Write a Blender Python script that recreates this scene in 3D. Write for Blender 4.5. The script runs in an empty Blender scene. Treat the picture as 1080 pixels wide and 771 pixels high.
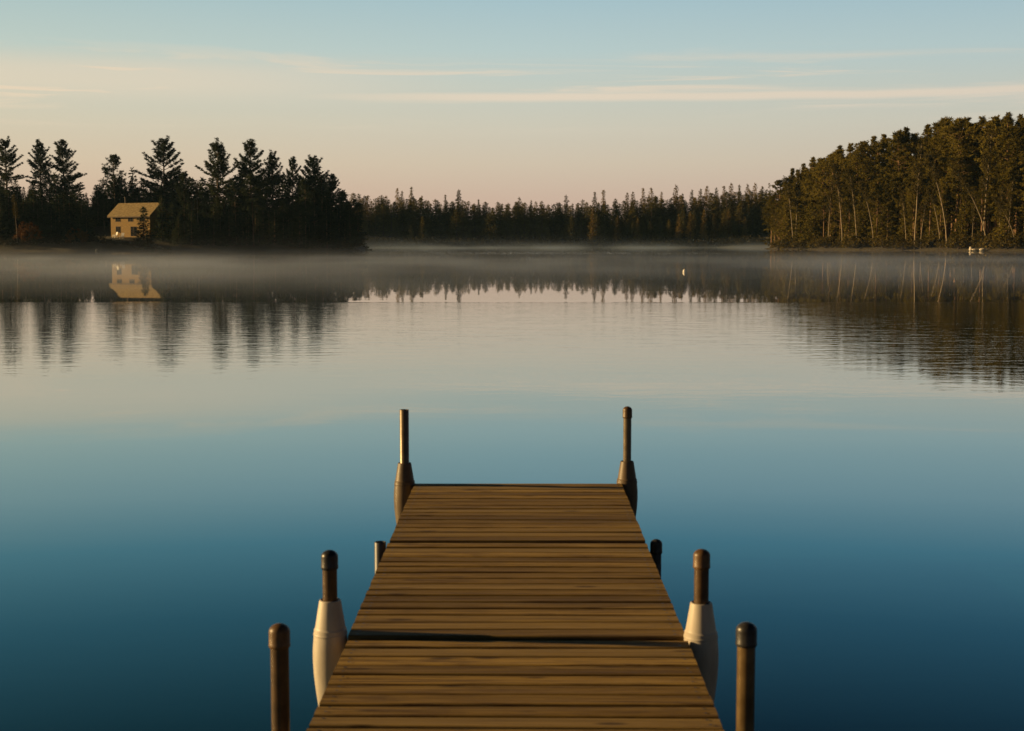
import bpy, math, random
import numpy as np
from mathutils import Vector, Matrix

C = bpy.context.scene
COL = C.collection
R = math.radians

# ------------------------------------------------------------------ camera
F_PX, CX, CY = 1500.0, 540.0, 385.5           # focal length and centre, photo pixels (1080 x 771)
DECK_Z = 0.45                                  # deck above the water
EYE = DECK_Z + 1.415
PITCH = math.atan(129.5 / F_PX)
YAW = math.atan(9.0 / F_PX * math.cos(PITCH))
cam_d = bpy.data.cameras.new("camera")
cam = bpy.data.objects.new("camera", cam_d)
COL.objects.link(cam)
cam.location = (0, 0, EYE)
cam.rotation_euler = (math.pi / 2 - PITCH, 0, YAW)
cam_d.sensor_width = 36.0
cam_d.lens = 36.0 * F_PX / 1080.0
cam_d.clip_start = 0.05
cam_d.clip_end = 20000
cam_d.dof.use_dof = True
cam_d.dof.focus_distance = 330
cam_d.dof.aperture_fstop = 9.0
C.camera = cam

# ------------------------------------------------------------------ light
SUN_EL, SUN_AZ = R(12.5), R(84.5)              # azimuth measured to the left of +Y
to_sun = Vector((-math.sin(SUN_AZ) * math.cos(SUN_EL), math.cos(SUN_AZ) * math.cos(SUN_EL), math.sin(SUN_EL)))
sun_d = bpy.data.lights.new("sun", 'SUN')
sun_d.energy = 5.0
sun_d.angle = R(0.6)
sun_d.color = (1.0, 0.66, 0.28)
sun = bpy.data.objects.new("sun", sun_d)
COL.objects.link(sun)
sun.location = to_sun * 50
sun.rotation_euler = to_sun.to_track_quat('Z', 'Y').to_euler()

W = bpy.data.worlds.new("World")
C.world = W
W.use_nodes = True


def lin(r, g, b):
    f = lambda c: (c / 255 / 12.92) if c / 255 <= 0.04045 else ((c / 255 + 0.055) / 1.055) ** 2.4
    return (f(r), f(g), f(b), 1.0)


class NT:
    """small helper for writing node trees"""
    def __init__(self, tree):
        self.t = tree
        tree.nodes.clear()

    def n(self, typ, **kw):
        nd = self.t.nodes.new(typ)
        for k, v in kw.items():
            setattr(nd, k, v)
        return nd

    def link(self, a, b):
        self.t.links.new(a, b)

    def put(self, sock, v):
        if hasattr(v, 'is_output'):
            self.t.links.new(v, sock)
        else:
            sock.default_value = v

    def math(self, op, a, b=None, c=None, clamp=False):
        nd = self.n('ShaderNodeMath', operation=op, use_clamp=clamp)
        for i, v in enumerate((a, b, c)):
            if v is not None:
                self.put(nd.inputs[i], v)
        return nd.outputs[0]

    def mix(self, fac, a, b, blend='MIX'):
        nd = self.n('ShaderNodeMix', data_type='RGBA', blend_type=blend)
        self.put(nd.inputs[0], fac)
        self.put(nd.inputs[6], a)
        self.put(nd.inputs[7], b)
        return nd.outputs[2]

    def ramp(self, fac, stops, interp='LINEAR'):
        nd = self.n('ShaderNodeValToRGB')
        cr = nd.color_ramp
        cr.interpolation = interp
        while len(cr.elements) < len(stops):
            cr.elements.new(0.5)
        for e, (p, c) in zip(cr.elements, stops):
            e.position = p
            e.color = c if len(c) == 4 else (*c, 1.0)
        self.put(nd.inputs[0], fac)
        return nd.outputs[0]

    def maprange(self, v, a, b, c=0.0, d=1.0, smooth=False):
        nd = self.n('ShaderNodeMapRange')
        if smooth:
            nd.interpolation_type = 'SMOOTHSTEP'
        self.put(nd.inputs[0], v)
        for i, x in enumerate((a, b, c, d)):
            self.put(nd.inputs[1 + i], x)
        return nd.outputs[0]

    def xyz(self, x, y, z):
        nd = self.n('ShaderNodeCombineXYZ')
        for i, v in enumerate((x, y, z)):
            self.put(nd.inputs[i], v)
        return nd.outputs[0]

    def noise(self, vec, scale, detail=3.0, rough=0.55, dist=0.0):
        nd = self.n('ShaderNodeTexNoise')
        if vec is not None:
            self.put(nd.inputs['Vector'], vec)
        nd.inputs['Scale'].default_value = scale
        nd.inputs['Detail'].default_value = detail
        nd.inputs['Roughness'].default_value = rough
        nd.inputs['Distortion'].default_value = dist
        return nd.outputs[0]


SKY_STRENGTH = 0.0758
w = NT(W.node_tree)
geo = w.n('ShaderNodeTexCoord')
sep = w.n('ShaderNodeSeparateXYZ')
w.link(geo.outputs['Generated'], sep.inputs[0])
dx, dy, dz = sep.outputs
az = w.math('ARCTAN2', dx, dy)
dome = w.ramp(w.math('MULTIPLY', dz, 2.0, clamp=True), [
    (0.000, lin(203, 168, 150)),
    (0.050, lin(208, 178, 159)),
    (0.110, lin(211, 195, 173)),
    (0.165, lin(208, 203, 185)),
    (0.215, lin(199, 205, 194)),
    (0.262, lin(186, 205, 203)),
    (0.340, lin(166, 195, 203)),
    (0.410, lin(116, 170, 190)),
    (0.510, lin(78, 132, 156)),
    (0.650, lin(40, 78, 98)),
    (0.820, lin(19, 42, 57)),
    (1.000, lin(13, 32, 48)),
])
# thin cirrus drawn out along the horizon
tilt = w.math('MULTIPLY_ADD', az, 0.010, dz)
cvec = w.xyz(w.math('MULTIPLY', az, 4.2), w.math('MULTIPLY', tilt, 85.0), 3.7)
wisp = w.noise(cvec, 1.0, 5.0, 0.6, 0.6)
wisp = w.maprange(wisp, 0.47, 0.66, smooth=True)
band_lo = w.math('MULTIPLY', w.maprange(dz, 0.070, 0.100, smooth=True), w.maprange(dz, 0.138, 0.112, smooth=True))
wisps = w.math('MULTIPLY', wisp, band_lo)
# the one long streak low on the right, thinning leftwards
sline = w.math('SUBTRACT', w.math('ADD', dz, w.math('MULTIPLY', w.noise(w.xyz(w.math('MULTIPLY', az, 6.0), 0, 0), 1.0, 2.0), 0.006)), 0.1030)
streak = w.maprange(w.math('ABSOLUTE', sline), 0.0008, 0.0046, 1.0, 0.0, smooth=True)
streak = w.math('MULTIPLY', streak, w.maprange(az, -0.24, 0.02, 0.0, 1.0, smooth=True))
veil = w.math('MULTIPLY', w.math('MULTIPLY', w.maprange(dz, 0.088, 0.108, smooth=True), w.maprange(dz, 0.132, 0.112, smooth=True)),
              w.maprange(az, 0.02, -0.25, 0.0, 0.55, smooth=True))
cloud = w.math('MAXIMUM', w.math('MAXIMUM', w.math('MULTIPLY', wisps, 0.95), streak), veil)
dome = w.mix(w.math('MULTIPLY', cloud, 0.95, clamp=True), dome, lin(230, 214, 192))
# warmer and brighter towards the sun on the left, dimmer away from it
warm = w.maprange(w.math('MULTIPLY', dx, -1.0), -0.5, 0.6)
dome = w.mix(1.0, dome, w.ramp(warm, [(0.0, (0.90, 0.92, 0.96)), (0.45, (1.0, 1.0, 1.0)), (1.0, (1.12, 1.02, 0.88))]), 'MULTIPLY')
dome = w.mix(1.0, dome, w.ramp(w.maprange(dy, 0.0, 0.7), [(0.0, (0.22, 0.26, 0.34)), (1.0, (1, 1, 1))]), 'MULTIPLY')
# the side of the sky away from the sun, right of the view, is already dusky
dome = w.mix(1.0, dome, w.ramp(w.maprange(dx, 0.40, 0.75, smooth=True), [(0.0, (1, 1, 1)), (1.0, (0.30, 0.36, 0.46))]), 'MULTIPLY')
dome = w.mix(1.0, dome, w.ramp(w.maprange(dx, -0.42, -0.75, smooth=True), [(0.0, (1, 1, 1)), (1.0, (0.62, 0.55, 0.48))]), 'MULTIPLY')
dome10 = w.mix(1.0, dome, (10.0, 10.0, 10.0, 1.0), 'MULTIPLY')
for nd in W.node_tree.nodes:
    if nd.type == 'MIX':
        nd.clamp_result = False
sky = w.n('ShaderNodeTexSky', sky_type='NISHITA', sun_disc=False)
sky.sun_elevation = SUN_EL
sky.sun_rotation = -SUN_AZ
sky.altitude = 400
mixed = w.mix(0.06, dome10, sky.outputs[0])
bg = w.n('ShaderNodeBackground')
w.link(mixed, bg.inputs[0])
bg.inputs[1].default_value = SKY_STRENGTH
out = w.n('ShaderNodeOutputWorld')
w.link(bg.outputs[0], out.inputs[0])

C.view_settings.view_transform = 'Standard'
C.view_settings.look = 'None'
C.view_settings.exposure = 0.4
C.view_settings.gamma = 1.0
C.cycles.max_bounces = 6
C.cycles.diffuse_bounces = 1
C.cycles.glossy_bounces = 3
C.cycles.volume_bounces = 1
C.cycles.use_denoising = True
C.cycles.sample_clamp_indirect = 4.0

# ------------------------------------------------------------------ helpers
rng = random.Random(11)
NR = np.random.default_rng(11)
CAM_M = Matrix.Translation(cam.location) @ cam.rotation_euler.to_matrix().to_4x4()


def ray(px, py):
    d = Vector(((px - CX) / F_PX, -(py - CY) / F_PX, -1.0))
    return (CAM_M.to_3x3() @ d).normalized()


def at(px, py, Y):
    """point at distance Y ahead of the camera seen at a photo pixel"""
    d = ray(px, py)
    return Vector(cam.location) + d * (Y / d.y)


def on_plane(px, py, z):
    d = ray(px, py)
    return Vector(cam.location) + d * ((z - EYE) / d.z)


def tag(o, label=None, cat=None, group=None, kind=None):
    if label: o['label'] = label
    if cat: o['category'] = cat
    if group: o['group'] = group
    if kind: o['kind'] = kind
    return o


def empty(name, loc, rz=0.0, s=1.0):
    o = bpy.data.objects.new(name, None)
    COL.objects.link(o)
    o.location = loc
    o.rotation_euler = (0, 0, rz)
    o.scale = (s, s, s)
    o.empty_display_size = 0.2
    return o


class MB:
    """collects vertices and faces of one mesh"""
    def __init__(self):
        self.v, self.f = [], []

    def add(self, vs, fs):
        k = len(self.v)
        self.v += [tuple(p) for p in vs]
        self.f += [tuple(i + k for i in f) for f in fs]

    def box(self, a, b, mat=None):
        x0, y0, z0 = a
        x1, y1, z1 = b
        vs = [(x0, y0, z0), (x1, y0, z0), (x1, y1, z0), (x0, y1, z0), (x0, y0, z1), (x1, y0, z1), (x1, y1, z1), (x0, y1, z1)]
        if mat is not None:
            vs = [mat @ Vector(p) for p in vs]
        self.add(vs, [(0, 3, 2, 1), (4, 5, 6, 7), (0, 1, 5, 4), (1, 2, 6, 5), (2, 3, 7, 6), (3, 0, 4, 7)])

    def tube(self, pts, rad, n=8, cap=True):
        pts = [Vector(p) for p in pts]
        vs, fs = [], []
        for i, p in enumerate(pts):
            t = (pts[min(i + 1, len(pts) - 1)] - pts[max(i - 1, 0)]).normalized()
            a = t.cross(Vector((0.31, 0.95, 0.07)) if abs(t.z) > 0.5 else Vector((0, 0, 1))).normalized()
            b = t.cross(a)
            for k in range(n):
                th = 2 * math.pi * k / n
                vs.append(p + (a * math.cos(th) + b * math.sin(th)) * rad[i])
        for i in range(len(pts) - 1):
            for k in range(n):
                fs.append((i * n + k, i * n + (k + 1) % n, (i + 1) * n + (k + 1) % n, (i + 1) * n + k))
        if cap:
            fs.append(tuple(range(n - 1, -1, -1)))
            fs.append(tuple((len(pts) - 1) * n + k for k in range(n)))
        self.add(vs, fs)

    def lathe(self, prof, n=40, close=False):
        """prof: (radius, z) from bottom to top, about the z axis"""
        vs, fs = [], []
        for r, z in prof:
            for k in range(n):
                th = 2 * math.pi * k / n
                vs.append((r * math.cos(th), r * math.sin(th), z))
        m = len(prof)
        for i in range(m - 1 if not close else m):
            j = (i + 1) % m
            for k in range(n):
                fs.append((i * n + k, i * n + (k + 1) % n, j * n + (k + 1) % n, j * n + k))
        if not close:
            fs.append(tuple(range(n - 1, -1, -1)))
            fs.append(tuple((m - 1) * n + k for k in range(n)))
        self.add(vs, fs)

    def mesh(self, name, mat, smooth=False):
        me = bpy.data.meshes.new(name)
        me.from_pydata(self.v, [], self.f)
        me.materials.append(mat)
        if smooth:
            me.polygons.foreach_set('use_smooth', [True] * len(me.polygons))
        me.update()
        return me

    def build(self, name, mat, parent=None, smooth=False, angle=None, bevel=None):
        me = self.mesh(name, mat, smooth or angle is not None)
        o = bpy.data.objects.new(name, me)
        COL.objects.link(o)
        if parent is not None:
            o.parent = parent
        if angle is not None:
            me.set_sharp_from_angle(angle=R(angle))
        if bevel:
            m = o.modifiers.new('bevel', 'BEVEL')
            m.width = bevel
            m.segments = 2
            m.limit_method = 'ANGLE'
        return o


def raw_mesh(name, V, F, mat, smooth=False):
    me = bpy.data.meshes.new(name)
    V = np.asarray(V, dtype=np.float32)
    F = np.asarray(F, dtype=np.int32)
    k = F.shape[1]
    me.vertices.add(len(V))
    me.vertices.foreach_set('co', V.ravel())
    me.loops.add(F.size)
    me.loops.foreach_set('vertex_index', F.ravel())
    me.polygons.add(len(F))
    me.polygons.foreach_set('loop_start', np.arange(0, F.size, k, dtype=np.int32))
    me.polygons.foreach_set('loop_total', np.full(len(F), k, dtype=np.int32))
    if smooth:
        me.polygons.foreach_set('use_smooth', np.ones(len(F), dtype=bool))
    me.materials.append(mat)
    me.update(calc_edges=True)
    me.validate()
    return me


def link(name, me, parent=None):
    o = bpy.data.objects.new(name, me)
    COL.objects.link(o)
    if parent is not None:
        o.parent = parent
    return o


# ------------------------------------------------------------------ materials
def material(name):
    m = bpy.data.materials.new(name)
    m.use_nodes = True
    t = NT(m.node_tree)
    b = t.n('ShaderNodeBsdfPrincipled')
    o = t.n('ShaderNodeOutputMaterial')
    t.link(b.outputs[0], o.inputs[0])
    return m, t, b, o


def bump(t, b, height, strength, distance):
    bm = t.n('ShaderNodeBump')
    bm.inputs['Strength'].default_value = strength
    bm.inputs['Distance'].default_value = distance
    t.put(bm.inputs['Height'], height)
    t.link(bm.outputs[0], b.inputs['Normal'])


def mottled(name, c1, c2, scale=4.0, rough=0.7, metal=0.0, bump_d=0.0, stretch=None, detail=5.0):
    m, t, b, o = material(name)
    tc = t.n('ShaderNodeTexCoord').outputs['Object']
    if stretch:
        mp = t.n('ShaderNodeMapping')
        mp.inputs['Scale'].default_value = stretch
        t.link(tc, mp.inputs[0])
        tc = mp.outputs[0]
    nz = t.noise(tc, scale, detail, 0.6)
    col = t.mix(t.maprange(nz, 0.35, 0.65), (*c1, 1), (*c2, 1))
    t.link(col, b.inputs['Base Color'])
    b.inputs['Roughness'].default_value = rough
    b.inputs['Metallic'].default_value = metal
    if bump_d:
        bump(t, b, nz, 1.0, bump_d)
    return m


def water_material():
    m, t, b, o = material("lake_water")
    pos = t.n('ShaderNodeNewGeometry').outputs['Position']
    sx = t.n('ShaderNodeSeparateXYZ')
    t.link(pos, sx.inputs[0])
    x, y, _ = sx.outputs
    fine = t.noise(t.xyz(t.math('MULTIPLY', x, 1.3), t.math('MULTIPLY', y, 2.6), 0.0), 1.0, 4.0, 0.6, 0.6)
    swell = t.noise(t.xyz(t.math('MULTIPLY', x, 0.06), t.math('MULTIPLY', y, 0.22), 4.0), 1.0, 2.0, 0.5)
    patch = t.noise(t.xyz(t.math('MULTIPLY', x, 0.006), t.math('MULTIPLY', y, 0.03), 9.0), 1.0, 3.0, 0.55)
    breeze = t.maprange(patch, 0.50, 0.68, smooth=True)
    # a light breeze ruffles the water out towards the far shores
    far = t.maprange(y, 222.0, 236.0, smooth=True)
    calm_far = t.maprange(y, 312.0, 302.0, smooth=True)
    band = t.math('MULTIPLY', t.math('MULTIPLY', far, calm_far), 0.012)
    # a ruffled patch nearer the dock with a clean far edge where the misty calm begins
    edge = t.math('ADD', y, t.math('MULTIPLY', t.noise(t.xyz(t.math('MULTIPLY', x, 0.10), 0.0, 2.0), 1.0, 2.0), 2.0))
    near = t.math('MULTIPLY', t.maprange(edge, 46.2, 45.2, smooth=True), t.maprange(y, 14.0, 30.0, smooth=True))
    near = t.math('MULTIPLY', near, t.maprange(patch, 0.30, 0.62, 0.0016, 0.0058))
    amp = t.math('ADD', t.math('MAXIMUM', band, near), t.math('MULTIPLY_ADD', breeze, 0.0005, 0.00018))
    h = t.math('ADD', t.math('MULTIPLY', fine, amp), t.math('MULTIPLY', swell, 0.0030))
    bm = t.n('ShaderNodeBump')
    bm.inputs['Strength'].default_value = 1.0
    bm.inputs['Distance'].default_value = 1.0
    t.link(h, bm.inputs['Height'])
    m.node_tree.nodes.remove(b)
    fr = t.n('ShaderNodeFresnel')
    fr.inputs['IOR'].default_value = 1.40
    t.link(bm.outputs[0], fr.inputs['Normal'])
    df = t.n('ShaderNodeBsdfDiffuse')
    df.inputs[0].default_value = (0.002, 0.024, 0.036, 1)
    gl = t.n('ShaderNodeBsdfGlossy')
    t.link(t.ramp(fr.outputs[0], [(0.0, (0.60, 0.84, 0.90)), (0.22, (0.64, 0.87, 0.93)), (0.42, (0.78, 0.95, 0.99)), (0.62, (1.0, 0.99, 0.97)), (1.0, (1.0, 0.985, 0.97))]), gl.inputs['Color'])
    gl.inputs['Roughness'].default_value = 0.0
    t.link(bm.outputs[0], gl.inputs['Normal'])
    ms = t.n('ShaderNodeMixShader')
    t.link(t.math('POWER', fr.outputs[0], 0.72), ms.inputs[0])
    t.link(df.outputs[0], ms.inputs[1])
    t.link(gl.outputs[0], ms.inputs[2])
    t.link(ms.outputs[0], o.inputs[0])
    return m


def terrain_material():
    m, t, b, o = material("forest_ground")
    pos = t.n('ShaderNodeNewGeometry').outputs['Position']
    a = t.noise(pos, 0.25, 6.0, 0.65)
    c = t.noise(pos, 2.5, 4.0, 0.6)
    col = t.mix(t.maprange(a, 0.35, 0.65), (0.040, 0.030, 0.016, 1), (0.055, 0.052, 0.020, 1))
    col = t.mix(t.maprange(c, 0.4, 0.7), col, (0.07, 0.052, 0.030, 1))
    t.link(col, b.inputs['Base Color'])
    b.inputs['Roughness'].default_value = 0.95
    bump(t, b, c, 1.0, 0.25)
    return m


def foliage_material(name, dark, light, trans=0.25):
    m = bpy.data.materials.new(name)
    m.use_nodes = True
    t = NT(m.node_tree)
    info = t.n('ShaderNodeObjectInfo')
    gm = t.n('ShaderNodeNewGeometry')
    tc = t.n('ShaderNodeTexCoord')
    clump = t.noise(tc.outputs['Object'], 0.55, 3.0, 0.6)
    f = t.math('ADD', t.math('MULTIPLY', clump, 0.9), t.math('MULTIPLY', gm.outputs['Random Per Island'], 0.35))
    f = t.math('ADD', f, t.math('MULTIPLY', info.outputs['Random'], 0.45))
    col = t.mix(t.maprange(f, 0.45, 1.2), (*dark, 1), (*light, 1))
    d = t.n('ShaderNodeBsdfDiffuse')
    t.link(col, d.inputs[0])
    tr = t.n('ShaderNodeBsdfTranslucent')
    t.link(col, tr.inputs[0])
    ms = t.n('ShaderNodeMixShader')
    ms.inputs[0].default_value = trans
    t.link(d.outputs[0], ms.inputs[1])
    t.link(tr.outputs[0], ms.inputs[2])
    o = t.n('ShaderNodeOutputMaterial')
    t.link(ms.outputs[0], o.inputs[0])
    return m


def deck_material():
    m, t, b, o = material("weathered_deck_wood")
    tc = t.n('ShaderNodeTexCoord').outputs['Object']
    rnd = t.n('ShaderNodeNewGeometry').outputs['Random Per Island']
    sx = t.n('ShaderNodeSeparateXYZ')
    t.link(tc, sx.inputs[0])
    x, y, z = sx.outputs
    off = t.math('MULTIPLY', rnd, 37.0)
    grain = t.noise(t.xyz(t.math('MULTIPLY_ADD', x, 2.4, off), t.math('MULTIPLY', y, 62.0), off), 1.0, 6.0, 0.7, 0.5)
    streak = t.noise(t.xyz(t.math('MULTIPLY_ADD', x, 1.1, off), t.math('MULTIPLY', y, 24.0), off), 1.0, 3.0, 0.6, 0.8)
    blot = t.noise(t.xyz(t.math('MULTIPLY_ADD', x, 4.5, off), t.math('MULTIPLY', y, 9.0), off), 1.0, 4.0, 0.6)
    base = t.mix(t.maprange(rnd, 0.0, 1.0), (0.165, 0.100, 0.022, 1), (0.480, 0.310, 0.075, 1))
    base = t.mix(t.math('MULTIPLY', t.maprange(grain, 0.42, 0.62), 0.9), base, (0.085, 0.046, 0.018, 1))
    base = t.mix(t.math('MULTIPLY', t.maprange(streak, 0.50, 0.68), 0.6), base, (0.48, 0.32, 0.10, 1))
    base = t.mix(t.math('MULTIPLY', t.maprange(blot, 0.56, 0.74), 0.55), base, (0.10, 0.058, 0.026, 1))
    rnd2 = t.math('FRACT', t.math('MULTIPLY', rnd, 7.31))
    base = t.mix(t.maprange(rnd2, 0.62, 1.0, 0.0, 0.65), base, (0.28, 0.195, 0.075, 1))
    rnd3 = t.math('FRACT', t.math('MULTIPLY', rnd, 13.7))
    base = t.mix(t.maprange(rnd3, 0.70, 1.0, 0.0, 0.55), base, (0.085, 0.050, 0.019, 1))
    # knots
    vo = t.n('ShaderNodeTexVoronoi')
    vo.inputs['Scale'].default_value = 1.0
    t.link(t.xyz(t.math('MULTIPLY_ADD', x, 2.6, off), t.math('MULTIPLY_ADD', y, 11.0, off), off), vo.inputs['Vector'])
    knot = t.maprange(vo.outputs['Distance'], 0.07, 0.17, 1.0, 0.0, smooth=True)
    base = t.mix(t.math('MULTIPLY', knot, 0.8), base, (0.05, 0.026, 0.012, 1))
    t.link(base, b.inputs['Base Color'])
    b.inputs['Roughness'].default_value = 0.72
    b.inputs['Specular IOR Level'].default_value = 0.25
    bump(t, b, t.math('ADD', t.math('MULTIPLY', grain, 0.6), t.math('MULTIPLY', streak, 0.6)), 1.0, 0.0045)
    return m


M_WATER = water_material()
M_GROUND = terrain_material()
M_DECK = deck_material()
M_BEAM = mottled("dark_wet_timber", (0.045, 0.030, 0.018), (0.09, 0.062, 0.036), 9, 0.8, 0, 0.003, (0.5, 6, 6))
M_STEEL = mottled("galvanised_steel", (0.140, 0.110, 0.075), (0.23, 0.185, 0.13), 14, 0.33, 0.4, 0.0006)
M_RUST = mottled("rusty_steel_pipe", (0.050, 0.028, 0.011), (0.105, 0.060, 0.025), 18, 0.42, 0.0, 0.001)
M_BRONZE = mottled("bronzed_steel_pipe", (0.120, 0.080, 0.036), (0.210, 0.145, 0.070), 15, 0.30, 0.35, 0.0006)
M_DARKPIPE = mottled("dark_pipe", (0.04, 0.045, 0.055), (0.08, 0.088, 0.105), 12, 0.45, 0.2, 0.0006)
M_CAP_BROWN = mottled("faded_brown_cap", (0.070, 0.037, 0.013), (0.145, 0.080, 0.030), 22, 0.45, 0, 0.001)
M_CAP_BLACK = mottled("black_rubber_cap", (0.012, 0.012, 0.014), (0.035, 0.033, 0.032), 25, 0.38, 0, 0.0008)
M_BUMPER = mottled("white_bumper_plastic", (0.44, 0.39, 0.32), (0.60, 0.55, 0.47), 13, 0.5, 0, 0.0010, (1, 1, 0.30), 7.0)
M_BUMPER_TAN = mottled("stained_tan_bumper_plastic", (0.075, 0.050, 0.027), (0.150, 0.105, 0.060), 11, 0.5, 0, 0.0006, (1, 1, 0.35))
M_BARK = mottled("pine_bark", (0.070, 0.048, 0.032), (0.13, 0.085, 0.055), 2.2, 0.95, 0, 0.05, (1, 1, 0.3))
M_BARK_SUN = mottled("sunlit_pine_bark", (0.15, 0.085, 0.045), (0.27, 0.16, 0.09), 2.2, 0.95, 0, 0.05, (1, 1, 0.3))  # lighter, warmer copy of the pine bark; sunlight painted into the tone
M_BIRCH = mottled("pale_birch_bark", (0.17, 0.13, 0.085), (0.34, 0.27, 0.19), 3.0, 0.8, 0, 0.01, (1, 1, 0.5))
M_NEEDLE_DARK = foliage_material("dark_pine_needles", (0.018, 0.030, 0.026), (0.064, 0.074, 0.040), 0.3)  # cool darker needles for the left shore, its shade put into the colour
M_NEEDLE_SUN = foliage_material("sunlit_pine_needles", (0.062, 0.054, 0.012), (0.270, 0.215, 0.045), 0.35)  # golden copy for the right bank, warm sunlight put into the colour
M_NEEDLE_FAR = foliage_material("spruce_needles", (0.034, 0.040, 0.020), (0.200, 0.160, 0.048), 0.35)
M_LARCH = foliage_material("bare_larch_twigs", (0.110, 0.078, 0.026), (0.300, 0.215, 0.065), 0.35)
M_TWIG = foliage_material("birch_twigs_and_buds", (0.055, 0.045, 0.016), (0.115, 0.092, 0.032))
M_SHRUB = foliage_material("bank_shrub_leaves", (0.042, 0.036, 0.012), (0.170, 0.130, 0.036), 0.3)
M_SHRUB_DARK = foliage_material("shaded_shrub_leaves", (0.018, 0.024, 0.020), (0.060, 0.050, 0.028))  # darker copy of the shrub leaves with shade built into the colour
M_RUSSET = foliage_material("russet_shrub_leaves", (0.075, 0.034, 0.014), (0.15, 0.075, 0.030))

# ------------------------------------------------------------------ terrain and water
def X_of(px, Y):
    return Y * (px - 549.0) / F_PX * math.cos(PITCH)


SHORE_PX = [(-420, 235), (-150, 272), (0, 303), (100, 311), (200, 323), (300, 337), (378, 350), (385, 362), (374, 450), (378, 545),
            (420, 562), (600, 570), (760, 562), (812, 545), (816, 480), (807, 432), (811, 412), (900, 366), (1000, 336), (1080, 313), (1260, 268), (1520, 215)]
LAKE = [(X_of(a, b), b) for a, b in SHORE_PX] + [(165, 120), (120, 30), (60, -14), (0, -16), (-60, -16), (-150, 30), (-165, 120)]


def shore_distance(P):
    """signed distance to the shoreline, positive on land"""
    A = np.array(LAKE)
    B = np.roll(A, -1, axis=0)
    best = np.full(len(P), 1e18)
    inside = np.zeros(len(P), dtype=bool)
    for a, b in zip(A, B):
        d = b - a
        t = np.clip(((P - a) @ d) / (d @ d), 0, 1)
        q = P - (a + t[:, None] * d)
        best = np.minimum(best, (q ** 2).sum(1))
        cond = (a[1] > P[:, 1]) != (b[1] > P[:, 1])
        xi = a[0] + (P[:, 1] - a[1]) * d[0] / (d[1] if abs(d[1]) > 1e-9 else 1e-9)
        inside ^= cond & (P[:, 0] < xi)
    s = np.sqrt(best)
    return np.where(inside, -s, s)


PAD = (X_of(143, 344.5), 344.5, 3.15)        # level ground under the house


def ground_height(P):
    P = np.atleast_2d(np.asarray(P, dtype=float))
    s = shore_distance(P)
    x, y = P[:, 0], P[:, 1]
    s = s + 1.1 * np.sin(x * 0.31 + 1.3 * np.sin(y * 0.17)) + 0.7 * np.sin(x * 0.83 + y * 0.41)
    up = 3.6 * (1 - np.exp(-np.maximum(s, 0) / 15.0)) + 0.004 * np.clip(s - 30, 0, 400)
    bumps = 0.18 * np.sin(x * 0.45 + 2 * np.sin(y * 0.21)) * np.sin(y * 0.5 + x * 0.1) * np.clip(s / 8, 0, 1)
    farhill = np.clip((y - 470) / 40, 0, 1) * np.clip((s - 8) * 0.20, 0, 8)
    righthill = np.clip((x - 40) / 30, 0, 1) * np.clip((480 - y) / 40, 0, 1) * np.clip((s - 8) * 0.17, 0, 9)
    lefthill = np.clip((-x - 20) / 30, 0, 1) * np.clip((480 - y) / 40, 0, 1) * np.clip((s - 44) * 0.25, 0, 8.5)
    up = up + farhill + righthill + lefthill
    dpad = np.hypot((x - PAD[0]), (y - PAD[1]))
    k = np.clip((17 - dpad) / 6.5, 0, 1)
    k = k * k * (3 - 2 * k)
    up = up * (1 - k) + PAD[2] * k
    return np.where(s > 0, up + bumps * (1 - k), np.maximum(s * 0.22, -4.0))


def gz(x, y):
    return float(ground_height([(x, y)])[0])


def axis(fine_a, fine_b, step, far):
    a = list(np.arange(fine_a, fine_b + 0.1, step))
    lo, hi, g = [], [], step
    v = a[0]
    while v > -far:
        g *= 1.35
        v -= g
        lo.append(v)
    g, v = step, a[-1]
    while v < far:
        g *= 1.35
        v += g
        hi.append(v)
    return np.array(lo[::-1] + a + hi)


gx, gy = axis(-210, 190, 2.5, 7000), axis(255, 640, 2.5, 7000)
gy = np.unique(np.concatenate([gy[gy < 230], gy[gy >= 230], np.arange(-60, 255, 15.0)]))
XX, YY = np.meshgrid(gx, gy)
PP = np.stack([XX.ravel(), YY.ravel()], 1)
ZZ = ground_height(PP)
nx, ny = len(gx), len(gy)
idx = np.arange(nx * ny).reshape(ny, nx)
FF = np.stack([idx[:-1, :-1].ravel(), idx[:-1, 1:].ravel(), idx[1:, 1:].ravel(), idx[1:, :-1].ravel()], 1)
ground = link("ground", raw_mesh("ground", np.column_stack([PP, ZZ]), FF, M_GROUND, True))
tag(ground, kind='structure')

lake = MB()
lake.add([(-900, -200, 0), (900, -200, 0), (900, 1200, 0), (-900, 1200, 0)], [(0, 1, 2, 3)])
tag(lake.build("lake_water", M_WATER), kind='structure')

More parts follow.
